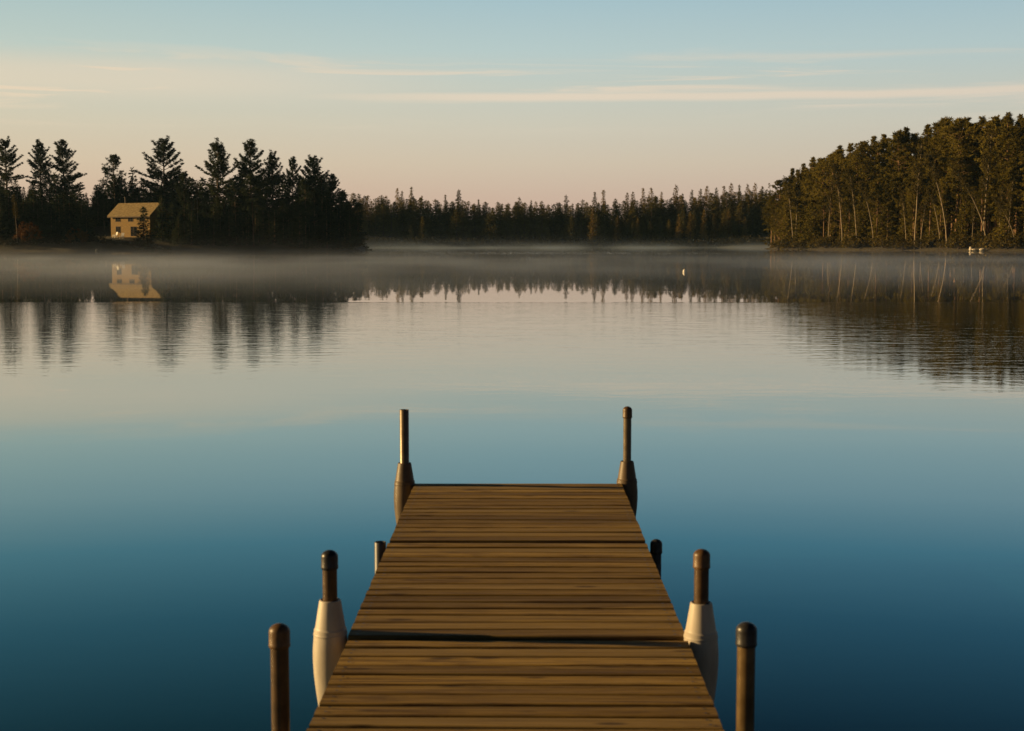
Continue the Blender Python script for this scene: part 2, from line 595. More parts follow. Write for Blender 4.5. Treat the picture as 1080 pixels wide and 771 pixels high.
# ------------------------------------------------------------------ trees
def tufts(centres, n, length, width, flat=1.0, outward=None):
    """sprays of narrow needle-like quads round each centre"""
    Cn = np.repeat(np.asarray(centres), n, axis=0)
    N = len(Cn)
    d = NR.normal(size=(N, 3))
    d[:, 2] *= flat
    if outward is not None:
        d += np.repeat(np.asarray(outward), n, axis=0) * 1.1
    d /= np.linalg.norm(d, axis=1)[:, None] + 1e-9
    s = NR.normal(size=(N, 3))
    s -= (s * d).sum(1)[:, None] * d
    s /= np.linalg.norm(s, axis=1)[:, None] + 1e-9
    L = length * NR.uniform(0.55, 1.25, size=(N, 1))
    Wd = width * NR.uniform(0.6, 1.3, size=(N, 1))
    a = Cn + NR.normal(size=(N, 3)) * length * 0.22
    v0, v1 = a - s * Wd * 0.5, a + s * Wd * 0.5
    mid = a + d * L * 0.6
    v2, v3 = mid + s * Wd * 0.55, a + d * L
    V = np.stack([v0, v1, v2, v3], 1).reshape(-1, 3)
    F = np.arange(N * 4).reshape(-1, 4)
    return V, F


def bent_trunk(mb, H, r0, r1, bend, n=8, seg=9):
    ph = rng.uniform(0, 6.28)
    pts, rad = [], []
    for i in range(seg + 1):
        u = i / seg
        pts.append(Vector((bend * math.sin(u * 2.1 + ph) * u * H, bend * math.cos(u * 1.7 + ph * 1.3) * u * H, u * H)))
        rad.append(r0 * (1 - u) ** 0.8 + r1)
    pts[0].z = -0.6
    mb.tube(pts, rad, n)

    def P(z):
        u = min(max(z / H, 0), 1) * seg
        i = min(int(u), seg - 1)
        return pts[i].lerp(pts[i + 1], u - i)
    return P


def white_pine(H, spread, base_u, ascend=1.0, gap=0.12, n_t=16, top_round=0.75):
    """tall pine with layered, plume-like boughs; returns (trunk, crown) geometry for a tree of height H"""
    tb = MB()
    P = bent_trunk(tb, H * 0.985, H * 0.013, 0.05, 0.012)
    cen, outw = [], []
    z = H * base_u
    while z < H * 0.985:
        u = (z - H * base_u) / (H * (1 - base_u))
        prof = (1 - u) ** top_round * (0.55 + 0.45 * min(1, u / 0.25)) + 0.09 * (1 - u)
        k = rng.randint(5, 7) if u > 0.3 else rng.randint(4, 6)
        a0 = rng.uniform(0, 6.28)
        for j in range(k):
            if rng.random() < gap:
                continue
            a = a0 + j * 6.283 / k + rng.uniform(-0.35, 0.35)
            L = spread * prof * rng.choice((0.55, 0.75, 0.9, 1.0, 1.12)) * rng.uniform(0.85, 1.15)
            el = (R(-2) + R(66) * u ** 1.15 * ascend) + rng.uniform(-0.24, 0.22)
            o = P(z + rng.uniform(-0.5, 0.5))
            hd = Vector((math.cos(a), math.sin(a), 0))
            side = Vector((-hd.y, hd.x, 0))
            pts = []
            for q in (0, 0.35, 0.7, 1.0):
                pts.append(o + hd * (L * q * math.cos(el)) + Vector((0, 0, L * q * math.sin(el) + 0.16 * L * q * q)))
            if L > 0.9:
                tb.tube(pts[:3] + [pts[3]], [0.02 * L + 0.02, 0.013 * L + 0.015, 0.008 * L + 0.012, 0.008], 4, False)
            m = max(2, int(L / 0.5))
            for i in range(m):
                q = 0.30 + 0.72 * (i + rng.random()) / m
                base = o + hd * (L * q * math.cos(el)) + Vector((0, 0, L * q * math.sin(el) + 0.16 * L * q * q))
                wdt = (0.30 * L * (1.15 - q)) * (1 - 0.5 * u) + 0.12
                for sgn in (-1, 1):
                    p = base + side * (sgn * wdt * rng.uniform(0.1, 1.3)) + Vector((0, 0, rng.uniform(-0.03, 0.14)))
                    cen.append(p)
                    outw.append((hd * 0.8 + Vector((0, 0, 0.55))))
        z += H * rng.uniform(0.030, 0.058)
    cen.append(P(H * 0.97) + Vector((0, 0, 0.1)))
    outw.append(Vector((0, 0, 1.2)))
    V, F = tufts(cen, n_t, 0.55, 0.13, 0.5, outw)
    return tb, V, F


def red_pine(H, spread, base_u, n_t=16):
    """bare trunk with rounded tufty clusters in the upper part"""
    tb = MB()
    P = bent_trunk(tb, H * 0.97, H * 0.011, 0.05, 0.016)
    cen, outw = [], []
    for i in range(62):
        u = (i + rng.random()) / 62
        z = H * (base_u + (0.97 - base_u) * u)
        prof = math.sin(min(1.0, 0.25 + u * 0.75) * math.pi * 0.90) ** 0.6
        a = rng.uniform(0, 6.28)
        prof *= 1.0 if u < 0.72 else 1.0 - 0.72 * (u - 0.72) / 0.28
        L = spread * prof * rng.uniform(0.55, 1.12) + 0.15
        el = R(5 + 55 * u * u) + rng.uniform(-0.2, 0.2)
        o = P(z)
        e = o + Vector((math.cos(a) * L * math.cos(el), math.sin(a) * L * math.cos(el), L * math.sin(el)))
        tb.tube([o, o.lerp(e, 0.55) - Vector((0, 0, 0.05 * L)), e], [0.03 + 0.012 * L, 0.02 + 0.006 * L, 0.01], 4, False)
        for j in range(rng.randint(5, 9)):
            q = rng.uniform(0.45, 1.05)
            c = o.lerp(e, q) + Vector((rng.gauss(0, 0.42), rng.gauss(0, 0.42), rng.gauss(0.12, 0.26)))
            cen.append(c)
            outw.append((c - o).normalized() * 0.5 + Vector((0, 0, 0.5)))
    V, F = tufts(cen, n_t, 0.55, 0.13, 0.85, outw)
    return tb, V, F


def spruce(H, spread, base_u=0.06, n_t=8, step=0.045, droop=0.22, length=0.62, pw=0.85):
    tb = MB()
    P = bent_trunk(tb, H * 0.99, H * 0.011, 0.035, 0.006, 6, 6)
    cen, outw = [], []
    z = H * base_u
    while z < H * 0.985:
        u = (z / H - base_u) / (1 - base_u)
        rad = spread * (1 - u) ** pw + 0.10
        k = max(3, int(5 + 4 * (1 - u)))
        a0 = rng.uniform(0, 6.28)
        for j in range(k):
            if rng.random() < 0.10:
                continue
            a = a0 + 6.283 * j / k + rng.uniform(-0.3, 0.3)
            L = rad * rng.uniform(0.55, 1.15)
            hd = Vector((math.cos(a), math.sin(a), 0))
            o = P(z)
            m = max(1, int(L / 0.55))
            for i in range(m):
                q = 0.25 + 0.75 * (i + rng.random()) / m
                cen.append(o + hd * L * q + Vector((rng.gauss(0, 0.12), rng.gauss(0, 0.12), -droop * L * q + 0.10 * L * q * q)))
                outw.append(hd * 0.9 + Vector((0, 0, -0.15)))
        z += H * step * rng.uniform(0.8, 1.2)
    for q in (0.985,):
        cen.append(P(H * q))
        outw.append(Vector((0, 0, 1.5)))
    V, F = tufts(cen, n_t, length, 0.20, 0.6, outw)
    return tb, V, F


def birch(H, lean, crown_from=0.5, n_t=7, spread=0.13):
    """slender pale stem bending over, with a loose crown of twigs"""
    tb = MB()
    pts, rad = [], []
    for i in range(11):
        u = i / 10
        pts.append(Vector((lean * H * u ** 1.6, rng.gauss(0, 0.05), H * u * (1 - 0.25 * abs(lean) * u))))
        rad.append(0.115 * (1 - u) ** 0.7 + 0.03)
    pts[0].z = -0.5
    tb.tube(pts, rad, 7)
    cen, outw = [], []
    for i in range(46):
        u = crown_from + (1 - crown_from) * rng.random() ** 0.8
        k = min(int(u * 10), 9)
        o = pts[k].lerp(pts[k + 1], u * 10 - k)
        a = rng.uniform(0, 6.28)
        L = H * spread * rng.uniform(0.3, 1.1) * (1.25 - u)
        el = rng.uniform(0.35, 1.1)
        e = o + Vector((math.cos(a) * math.cos(el), math.sin(a) * math.cos(el), math.sin(el))) * L
        tb.tube([o, o.lerp(e, 0.5) + Vector((0, 0, 0.05 * L)), e], [0.035, 0.022, 0.01], 3, False)
        for j in range(5):
            c = o.lerp(e, rng.uniform(0.35, 1.05)) + Vector((rng.gauss(0, 0.35), rng.gauss(0, 0.35), rng.gauss(0, 0.35)))
            cen.append(c)
            outw.append((e - o).normalized())
    V, F = tufts(cen, n_t, 0.45, 0.11, 1.0, outw)
    return tb, V, F


def bush(H, wid, n=70, n_t=12):
    tb = MB()
    cen, outw = [], []
    for i in range(n):
        a = rng.uniform(0, 6.28)
        rr = wid * 0.5 * math.sqrt(rng.random())
        top = H * (1 - 0.55 * (rr / (wid * 0.5)) ** 2) * rng.uniform(0.75, 1.1)
        zz = top * rng.uniform(0.12, 1.0) ** 0.7
        cen.append(Vector((rr * math.cos(a), rr * math.sin(a), zz)))
        outw.append(Vector((math.cos(a) * 0.5, math.sin(a) * 0.5, 0.7)))
    for i in range(7):
        a = rng.uniform(0, 6.28)
        e = Vector((math.cos(a) * wid * 0.3, math.sin(a) * wid * 0.3, H * rng.uniform(0.6, 0.9)))
        tb.tube([Vector((0, 0, -0.3)), e * 0.5, e], [0.05, 0.03, 0.012], 4, False)
    V, F = tufts(cen, n_t, 0.42, 0.16, 0.9, outw)
    return tb, V, F


class Kind:
    """one kind of tree: meshes of unit height variants, placed as copies"""
    def __init__(self, name, cat, geoms, bark, leaf, trunk_name='trunk', crown_name='crown'):
        self.name, self.cat, self.var = name, cat, []
        self.tn, self.cn = trunk_name, crown_name
        for H, (tb, V, F) in geoms:
            tm = tb.mesh(name + "_" + trunk_name, bark, True)
            cm = raw_mesh(name + "_" + crown_name, V, F, leaf)
            self.var.append((H, tm, cm, float(np.percentile(V[:, 2], 99.7))))
        self.proto = None

    def place(self, x, y, height, label, group=None, v=None, rz=None, wide=1.0, bark=None, sink=0.0, z=None):
        H, tm, cm, top = self.var[rng.randrange(len(self.var)) if v is None else v % len(self.var)]
        s = height / top
        zz = gz(x, y) if z is None else z
        if self.proto is None:
            root = bpy.data.objects.new(self.name, None)
            tr = bpy.data.objects.new(self.tn, tm)
            cr = bpy.data.objects.new(self.cn, cm)
            self.proto = (root, tr, cr)
        else:
            root, tr, cr = (o.copy() for o in self.proto)
            tr.data, cr.data = tm, cm
        for o in (root, tr, cr):
            COL.objects.link(o)
        tr.parent = root
        cr.parent = root
        root.location = (x, y, zz - sink)
        root.rotation_euler = (0, 0, rng.uniform(0, 6.28) if rz is None else rz)
        root.scale = (s * wide, s * wide, s)
        for k in ('group',):
            if k in root:
                del root[k]
        tag(root, label, self.cat, group)
        return root

    def at_px(self, px, top_py, Y, label, group=None, **kw):
        x = X_of(px, Y)
        for _ in range(12):                    # keep off the water
            if gz(x, Y) > 0.15:
                break
            x += 1.5 if x > 0 else -1.5
        z0 = gz(x, Y)
        top = at(px, top_py, Y).z
        return self.place(x, Y, max(top - z0, 0.5), label, group, z=z0, **kw)


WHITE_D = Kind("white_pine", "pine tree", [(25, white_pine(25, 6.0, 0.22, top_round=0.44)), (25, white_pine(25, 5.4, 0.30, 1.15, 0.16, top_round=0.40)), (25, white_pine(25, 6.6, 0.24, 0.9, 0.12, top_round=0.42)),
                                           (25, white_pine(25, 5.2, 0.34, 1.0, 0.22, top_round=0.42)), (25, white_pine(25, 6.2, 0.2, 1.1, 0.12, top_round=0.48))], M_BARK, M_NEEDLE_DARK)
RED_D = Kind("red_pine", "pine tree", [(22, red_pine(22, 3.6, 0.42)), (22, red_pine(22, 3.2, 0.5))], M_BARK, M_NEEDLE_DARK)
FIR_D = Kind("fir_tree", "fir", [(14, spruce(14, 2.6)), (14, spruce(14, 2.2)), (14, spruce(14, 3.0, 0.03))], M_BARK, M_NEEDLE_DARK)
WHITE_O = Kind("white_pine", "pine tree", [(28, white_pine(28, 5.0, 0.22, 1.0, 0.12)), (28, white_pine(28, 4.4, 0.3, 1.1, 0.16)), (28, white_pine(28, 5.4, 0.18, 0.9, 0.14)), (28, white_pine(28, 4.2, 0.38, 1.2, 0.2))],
               M_BARK_SUN, M_NEEDLE_SUN)
RED_O = Kind("red_pine", "pine tree", [(27, red_pine(27, 4.6, 0.44)), (27, red_pine(27, 4.0, 0.50)), (27, red_pine(27, 5.0, 0.36)), (27, red_pine(27, 4.4, 0.3))], M_BARK_SUN, M_NEEDLE_SUN)
FIR_O = Kind("fir_tree", "fir", [(12, spruce(12, 2.4)), (12, spruce(12, 2.9, 0.02))], M_BARK, M_NEEDLE_SUN)
FAR = Kind("spruce_tree", "spruce", [(22, spruce(22, w_, 0.05, 9, 0.036, 0.2, 0.8, 0.62)) for w_ in (2.8, 3.3, 2.4, 3.8, 3.0)], M_BARK, M_NEEDLE_FAR)
LARCH = Kind("larch_tree", "larch", [(22, spruce(22, w_, 0.10, 8, 0.04, 0.02, 0.8, 0.65)) for w_ in (2.6, 3.1, 2.3)], M_BARK, M_LARCH)
BIRCH_G = [(18, birch(18, l_, c_)) for l_, c_ in ((0.05, 0.5), (-0.22, 0.55), (-0.42, 0.6), (0.12, 0.45), (-0.12, 0.5))]
BIRCH = Kind("birch_tree", "birch", BIRCH_G, M_BIRCH, M_TWIG)
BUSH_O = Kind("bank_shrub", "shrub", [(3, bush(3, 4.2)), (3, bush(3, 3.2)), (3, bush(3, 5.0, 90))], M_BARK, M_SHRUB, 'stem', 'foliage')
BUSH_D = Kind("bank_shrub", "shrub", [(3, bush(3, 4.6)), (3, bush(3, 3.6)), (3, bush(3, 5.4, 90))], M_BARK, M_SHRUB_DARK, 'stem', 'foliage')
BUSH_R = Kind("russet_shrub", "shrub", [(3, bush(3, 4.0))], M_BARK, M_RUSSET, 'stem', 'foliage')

# --- left shore: the tall pines that stand above the dark stand
LEFT = [
    (WHITE_D, 8, 146, 368, 0, 1.0, "tall dark pine at the left edge, its plumed top the leftmost on the skyline"),
    (WHITE_D, 43, 148, 372, 1, 0.95, "tall dark pine with ragged forked top, second from the left edge"),
    (WHITE_D, 69, 148, 370, 4, 1.0, "tall dark pine with upswept boughs down its right side, third from left edge"),
    (RED_D, 122, 163, 376, 0, 1.0, "round-topped open pine rising behind the left end of the house roof"),
    (FIR_D, 141, 178, 372, 0, 0.9, "short dark fir between the round-topped pine and the big pine behind the house"),
    (WHITE_D, 174, 146, 372, 2, 1.05, "big broad pine standing directly behind the right end of the house"),
    (WHITE_D, 230, 149, 356, 0, 1.0, "broad full pine, first tall one right of the house clearing"),
    (WHITE_D, 264, 148, 360, 3, 0.95, "tall slim pine with golden trunk, right beside the broad full pine"),
    (WHITE_D, 289, 160, 362, 1, 0.85, "open gappy pine in the middle of the group right of the house"),
    (WHITE_D, 309, 166, 366, 3, 0.7, "thin pine with small knob top showing sky between its boughs"),
    (WHITE_D, 331, 165, 364, 2, 0.9, "spreading pine with flat tiers near the right end of the left stand"),
    (WHITE_D, 350, 184, 366, 4, 0.9, "lower sloping pine that ends the left stand's skyline on the right"),
]
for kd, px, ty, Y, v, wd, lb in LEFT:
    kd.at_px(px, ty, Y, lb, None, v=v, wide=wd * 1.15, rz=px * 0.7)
FIR_D.at_px(151, 219, 321, "small dark fir standing in front of the yellow house", v=2, wide=1.6)
FIR_D.at_px(171, 207, 334, "broad dark fir hiding the right gable end of the yellow house", v=2, wide=1.25, rz=0.4)
FIR_D.at_px(182, 214, 333, "lower dark fir right of the house, outermost of the two beside its gable", v=1, wide=1.5, rz=2.0)
BIRCH.at_px(17, 205, 313, "thin pale birch leaning on the dark bank at the far left", v=0, rz=math.pi, wide=0.9)
BIRCH.at_px(209, 190, 340, "slim pale birch stem right of the house, left of the broad pine", v=3, rz=2.0, wide=0.8)

g_left = "dark trees of the left stand below its tall pines"
l_left = "dark tree in the crowded stand under the tall pines of the left shore"


def clear_of_house(px, Y):
    return not (100 < px < 190 and Y < 362)


n = 0
for i in range(120):
    px = -8 + 390 * (i + rng.random()) / 120
    Y = rng.uniform(360, 392)
    if 190 < px:
        Y = rng.uniform(336, 380) + max(0, (px - 300) * 0.12)
    if px > 352:
        Y = max(Y, 356)
    top = 196 + 10 * math.sin(px * 0.09) + rng.uniform(-6, 22)
    if 82 < px < 108: top = max(top, 196)
    if px > 345: top = rng.uniform(198, 222)
    if 350 < px < 384: top = max(top, 188 + (px - 345) * 0.8)
    if not clear_of_house(px, Y):
        continue
    kd = (FIR_D, FIR_D, WHITE_D, RED_D)[rng.randrange(4)]
    kd.at_px(px, top, Y, l_left, g_left, wide=rng.uniform(1.1, 1.5) if kd is FIR_D else rng.uniform(0.8, 1.1))
    n += 1
for i in range(34):       # front of the stand left of the house
    px = -12 + 104 * (i + rng.random()) / 34
    Y = 312 + px * 0.08 + rng.uniform(5, 9)
    FIR_D.at_px(px, rng.uniform(200, 232), Y, l_left, g_left, wide=rng.uniform(1.3, 1.8))
for i in range(40):
    px = -10 + 118 * (i + rng.random()) / 40
    FIR_D.at_px(px, rng.uniform(196, 218), rng.uniform(362, 392), l_left, g_left, wide=rng.uniform(1.3, 1.8))
for i in range(22):
    px = 100 + 96 * (i + rng.random()) / 22
    FIR_D.at_px(px, rng.uniform(192, 206), rng.uniform(378, 396), l_left, g_left, wide=rng.uniform(1.3, 1.8))
for i in range(40):       # front of the stand right of the house, low
    px = 186 + 190 * (i + rng.random()) / 40
    Y = 328 + (px - 190) * 0.13 + rng.uniform(0, 8)
    FIR_D.at_px(px, rng.uniform(214, 238), Y, l_left, g_left, wide=rng.uniform(1.4, 1.9))
for i in range(44):
    px = -6 + 356 * (i + rng.random()) / 44
    if 80 < px < 108:
        continue
    FIR_D.at_px(px, rng.uniform(186, 198), rng.uniform(382, 400), l_left, g_left, wide=rng.uniform(1.3, 1.8))
# unseen pines added beyond the left edge to shade the stand
for i in range(26):
    px = -300 + 290 * (i + rng.random()) / 26
    Y = rng.uniform(372, 395)
    WHITE_D.at_px(px, rng.uniform(138, 175), Y, "unseen dark pine added beyond the left edge to shade the stand", "unseen shading pines beyond the left edge", wide=1.2)
g_bd = "low dark shrubs on the left bank"
for i in range(60):
    px = -6 + 388 * (i + rng.random()) / 60
    Y = 309 + px * 0.115 + rng.uniform(0, 7)
    hgt = rng.uniform(1.2, 2.6)
    if 104 < px < 178:
        hgt = rng.uniform(0.7, 1.5); Y = min(Y, 320)
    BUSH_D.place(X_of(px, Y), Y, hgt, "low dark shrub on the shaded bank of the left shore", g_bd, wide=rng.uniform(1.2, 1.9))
BUSH_R.at_px(80, 240, 317, "russet brown shrub on the bank left of the house", v=0)
BUSH_R.at_px(28, 234, 314, "tall russet shrub beside the leaning birch at the far left", v=0)

# --- far shore
g_far = "spruces along the far shore"
PEAKS_FAR = [(419, 199), (424, 202), (434, 198), (445, 207), (470, 206), (484, 201), (505, 211), (548, 209), (560, 212), (597, 207), (627, 203), (636, 201), (661, 204), (667, 203), (678, 199), (686, 199), (697, 203),
             (712, 196), (719, 205), (729, 201), (738, 200), (745, 197), (755, 199), (763, 197), (770, 194), (779, 196), (787, 195), (795, 194), (803, 197), (811, 201)]


def far_line(px):
    return float(np.interp(px, [370, 400, 440, 480, 540, 600, 660, 720, 760, 815, 860], [204, 205, 208, 211, 213, 212, 209, 206, 202, 200, 200]))


for px, ty in PEAKS_FAR:
    kd = LARCH if (px > 620 or px < 470) and rng.random() < 0.65 else FAR  # paler larch tone stands in for sun on these stretches
    kd.at_px(px, ty, 590 + rng.uniform(0, 14), "tall narrow tree rising from the skyline of the far shore", "tall trees on the far skyline", wide=rng.uniform(0.9, 1.2))
for i in range(105):
    px = 372 + 478 * (i + rng.random()) / 105
    sunny = px > 705 or px < 470
    kd = LARCH if sunny and rng.random() < 0.5 else FAR  # sunlight on the wood painted by mixing in the paler larches
    lab = ("bare larch with sunlit olive colouring in the dense wood along the far shore", "larches along the far shore") if kd is LARCH else ("dark spruce in the dense wood along the far shore", g_far)
    kd.at_px(px, far_line(px) + rng.uniform(0, 8), 582 + rng.uniform(0, 20), *lab, wide=rng.uniform(1.35, 1.9))
for i in range(60):
    px = 374 + 462 * (i + rng.random()) / 60
    FAR.at_px(px, far_line(px) + rng.uniform(1, 9), 578 + rng.uniform(0, 10), "dark spruce in the dense wood along the far shore", g_far, wide=rng.uniform(1.5, 2.0))
for i in range(95):
    px = 374 + 456 * (i + rng.random()) / 95
    FAR.at_px(px, far_line(px) + rng.uniform(10, 32), 573 + rng.uniform(0, 10), "dark spruce in the dense wood along the far shore", g_far, wide=rng.uniform(1.5, 2.1))
for px, ty in ((625, 219), (651, 228), (672, 230), (716, 226), (728, 224), (742, 222), (753, 226), (768, 221), (785, 229)):
    LARCH.at_px(px, ty, 571, "pale leafless larch standing out at the front of the far shore wood", "pale larches at the far water edge", wide=1.2)

# --- right bank
SKY_R = [(812, 204), (822, 190), (834, 178), (845, 173), (854, 167), (868, 167), (876, 162), (884, 154), (895, 152), (908, 152), (918, 144), (928, 142), (940, 143), (946, 138), (952, 135), (965, 141), (976, 132),
         (985, 130), (994, 124), (1007, 125), (1017, 125), (1031, 124), (1040, 128), (1048, 123), (1060, 120), (1070, 122), (1080, 124), (1092, 122), (1106, 118), (1122, 124), (1140, 119)]


def right_shore(px):
    return float(np.interp(px, [807, 811, 900, 1000, 1080, 1260], [428, 412, 366, 336, 313, 268]))


def right_sky(px):
    return float(np.interp(px, [a for a, b in SKY_R], [b for a, b in SKY_R]))


def r_lab(kd):
    if kd is RED_O:
        return ("tall pine with bare orange trunk and tufted crown on the right bank", "tufted pines of the right bank")
    return ("tall pine with layered olive boughs in the sunlit right bank stand", "layered pines of the right bank")


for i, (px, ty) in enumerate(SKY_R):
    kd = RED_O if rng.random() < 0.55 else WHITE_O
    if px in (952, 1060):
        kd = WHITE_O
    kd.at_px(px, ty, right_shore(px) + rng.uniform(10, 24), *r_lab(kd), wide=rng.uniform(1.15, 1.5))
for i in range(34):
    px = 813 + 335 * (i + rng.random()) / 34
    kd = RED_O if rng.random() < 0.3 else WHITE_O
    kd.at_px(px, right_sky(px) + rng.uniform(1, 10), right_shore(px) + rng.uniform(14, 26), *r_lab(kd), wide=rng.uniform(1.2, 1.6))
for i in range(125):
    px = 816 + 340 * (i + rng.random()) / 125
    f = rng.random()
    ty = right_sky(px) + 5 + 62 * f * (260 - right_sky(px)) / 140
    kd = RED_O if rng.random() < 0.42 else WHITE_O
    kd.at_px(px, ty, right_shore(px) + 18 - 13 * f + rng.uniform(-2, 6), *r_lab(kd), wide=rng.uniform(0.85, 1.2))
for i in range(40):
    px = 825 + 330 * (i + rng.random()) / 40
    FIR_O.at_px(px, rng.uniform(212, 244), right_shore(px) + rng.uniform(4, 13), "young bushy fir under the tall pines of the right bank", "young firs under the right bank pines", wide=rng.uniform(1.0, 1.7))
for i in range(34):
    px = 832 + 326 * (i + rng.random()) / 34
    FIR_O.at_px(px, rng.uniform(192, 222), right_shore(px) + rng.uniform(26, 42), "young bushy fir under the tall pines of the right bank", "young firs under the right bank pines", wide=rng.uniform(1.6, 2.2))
# pale stems: (base px, base depth behind shore, top y, variant, mirrored)
STEMS = [(836, 3, 186, 4, 0), (838.5, 4, 178, 0, 0), (888, 4, 172, 4, 0), (903, 3, 176, 4, 0), (921, 4, 190, 1, 0), (873, 5, 190, 0, 0),
         (964, 3, 150, 0, 0), (970, 3, 205, 3, 0), (998, 3, 160, 1, 0), (991, 4, 196, 1, 0), (1040, 3, 176, 2, 0), (1036, 5, 140, 0, 0), (1052, 3, 200, 0, 0), (1070, 3, 206, 2, 0), (1062, 4, 190, 0, 0), (955, 5, 196, 4, 0), (1024, 3, 212, 0, 0)]
st_lab = {0: "slim upright birch with pale sunlit stem at the right bank's edge", 3: "slim upright birch with pale sunlit stem at the right bank's edge", 4: "slightly tilted birch with pale sunlit stem on the right bank",
          1: "leaning birch whose pale stem bends left over the right bank", 2: "strongly bowed birch with pale stem arching left on the right bank"}
st_grp = {0: "upright birches of the right bank", 3: "upright birches of the right bank", 4: "tilted birches of the right bank", 1: "leaning birches of the right bank", 2: "bowed birches of the right bank"}
for px, dY, ty, v, _ in STEMS:
    BIRCH.at_px(px, ty, right_shore(px) + dY, st_lab[v], st_grp[v], v=v, rz=rng.uniform(-0.25, 0.25), wide=0.95)
for i in range(70):
    px = 819 + 330 * (i + rng.random()) / 70
    Y = right_shore(px) + rng.uniform(0.8, 7)
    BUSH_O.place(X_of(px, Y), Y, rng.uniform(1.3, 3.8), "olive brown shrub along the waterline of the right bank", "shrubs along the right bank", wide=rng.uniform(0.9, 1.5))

# low growth along the far water edge
cen = []
for i in range(1300):
    px = 380 + 450 * rng.random()
    Y = float(np.interp(px, [380, 420, 600, 760, 812, 830], [550, 562, 570, 562, 550, 545])) + rng.uniform(0.5, 9)
    x = X_of(px, Y)
    cen.append((x, Y, gz(x, Y) + rng.uniform(0.1, 2.2)))
V, F = tufts(cen, 14, 1.1, 0.4, 0.9)
tag(link("undergrowth", raw_mesh("undergrowth", V, F, M_SHRUB_DARK)), "dark low growth along the foot of the far wood", "undergrowth", kind='stuff')

# ------------------------------------------------------------------ the house
M_WALL = mottled("ochre_board_wall", (0.175, 0.100, 0.017), (0.265, 0.158, 0.029), 1.2, 0.8, 0, 0.01, (1, 1, 5))
M_ROOF = mottled("tan_shingle_roof", (0.165, 0.115, 0.045), (0.30, 0.22, 0.095), 1.4, 0.85, 0, 0.02, (1, 3, 1))
M_GLASS = mottled("dark_window_glass", (0.012, 0.013, 0.016), (0.02, 0.02, 0.024), 2, 0.15)
M_TRIM = mottled("dark_brown_trim", (0.06, 0.035, 0.016), (0.10, 0.06, 0.03), 3, 0.8)
M_WHITE = mottled("white_paint", (0.70, 0.68, 0.64), (0.80, 0.78, 0.74), 6, 0.6)

HY = 340.0
corner = at(117.2, 250.5, HY)                    # front left corner at the ground
LEN, DEP, WH, RH = 12.7, 6.4, 5.3, 2.6
view = math.atan2(corner.x, corner.y)            # bearing of the house
rot = -view - R(46)                              # front turned to the left
house = empty("house", (corner.x, corner.y, PAD[2]), rot)
tag(house, "two storey yellow house with sunlit tan roof in the clearing of the left shore", "house")
# local frame: x along the front, y back, z up
wm = MB()
vs = [(0, 0, -3), (LEN, 0, -3), (LEN, DEP, -3), (0, DEP, -3), (0, 0, WH), (LEN, 0, WH), (LEN, DEP, WH), (0, DEP, WH), (0, DEP / 2, WH + RH), (LEN, DEP / 2, WH + RH)]
wm.add(vs, [(0, 1, 5, 4), (1, 2, 6, 9, 5), (2, 3, 7, 6), (3, 0, 4, 8, 7), (4, 5, 9, 8), (6, 7, 8, 9)])
wm.build("wall", M_WALL, house)
rm = MB()
ov, th = 0.55, 0.22
k = RH / (DEP / 2)
fr = [(-ov, WH - ov * k + 0.03), (DEP / 2, WH + RH + 0.03), (DEP + ov, WH - ov * k + 0.03)]
for (ya, za), (yb, zb) in zip(fr[:-1], fr[1:]):
    rm.add([(-ov, ya, za), (LEN + ov, ya, za), (LEN + ov, yb, zb), (-ov, yb, zb), (-ov, ya, za + th), (LEN + ov, ya, za + th), (LEN + ov, yb, zb + th), (-ov, yb, zb + th)],
           [(0, 3, 2, 1), (4, 5, 6, 7), (0, 1, 5, 4), (1, 2, 6, 5), (2, 3, 7, 6), (3, 0, 4, 7)])
rm.build("roof", M_ROOF, house)
fm = MB()
fm.box((-ov + 0.02, -ov - 0.05, WH - ov * k - 0.22), (LEN + ov - 0.02, -ov + 0.02, WH - ov * k + 0.04))
fm.build("fascia", M_TRIM, house)


def window(xc, z0, wd, ht, name="window"):
    f_ = MB()
    t_ = 0.09
    f_.box((xc - wd / 2 - t_, -0.06, z0 - t_), (xc - wd / 2, -0.003, z0 + ht + t_))
    f_.box((xc + wd / 2, -0.06, z0 - t_), (xc + wd / 2 + t_, -0.003, z0 + ht + t_))
    f_.box((xc - wd / 2, -0.06, z0 + ht), (xc + wd / 2, -0.003, z0 + ht + t_))
    f_.box((xc - wd / 2, -0.06, z0 - t_), (xc + wd / 2, -0.003, z0))
    f_.box((xc - 0.03, -0.055, z0), (xc + 0.03, -0.028, z0 + ht))
    fo = f_.build(name, M_TRIM, house)
    p_ = MB()
    p_.box((xc - wd / 2, -0.024, z0), (xc + wd / 2, -0.004, z0 + ht))
    p_.build("pane", M_GLASS, fo)


window(2.4, 3.75, 1.45, 1.05)
window(6.5, 3.75, 1.45, 1.05)
window(2.4, 1.15, 1.35, 1.35)
window(10.2, 3.75, 1.45, 1.05)
window(7.5, 0.30, 1.9, 2.15, "door")
ch = MB()
ch.tube([(1.3, DEP * 0.56, WH + 1.9), (1.3, DEP * 0.56, WH + RH + 1.5)], [0.13, 0.13], 10)
ch.tube([(1.3, DEP * 0.56, WH + RH + 1.5), (1.3, DEP * 0.56, WH + RH + 1.7)], [0.2, 0.2], 10)
ch.build("stove_pipe", M_RUST, house, angle=40)
pg = MB()
pg.box((LEN + 0.003, DEP / 2 - 0.5, 4.6), (LEN + 0.03, DEP / 2 + 0.5, 5.6))
pg.build("gable_window", M_GLASS, house)


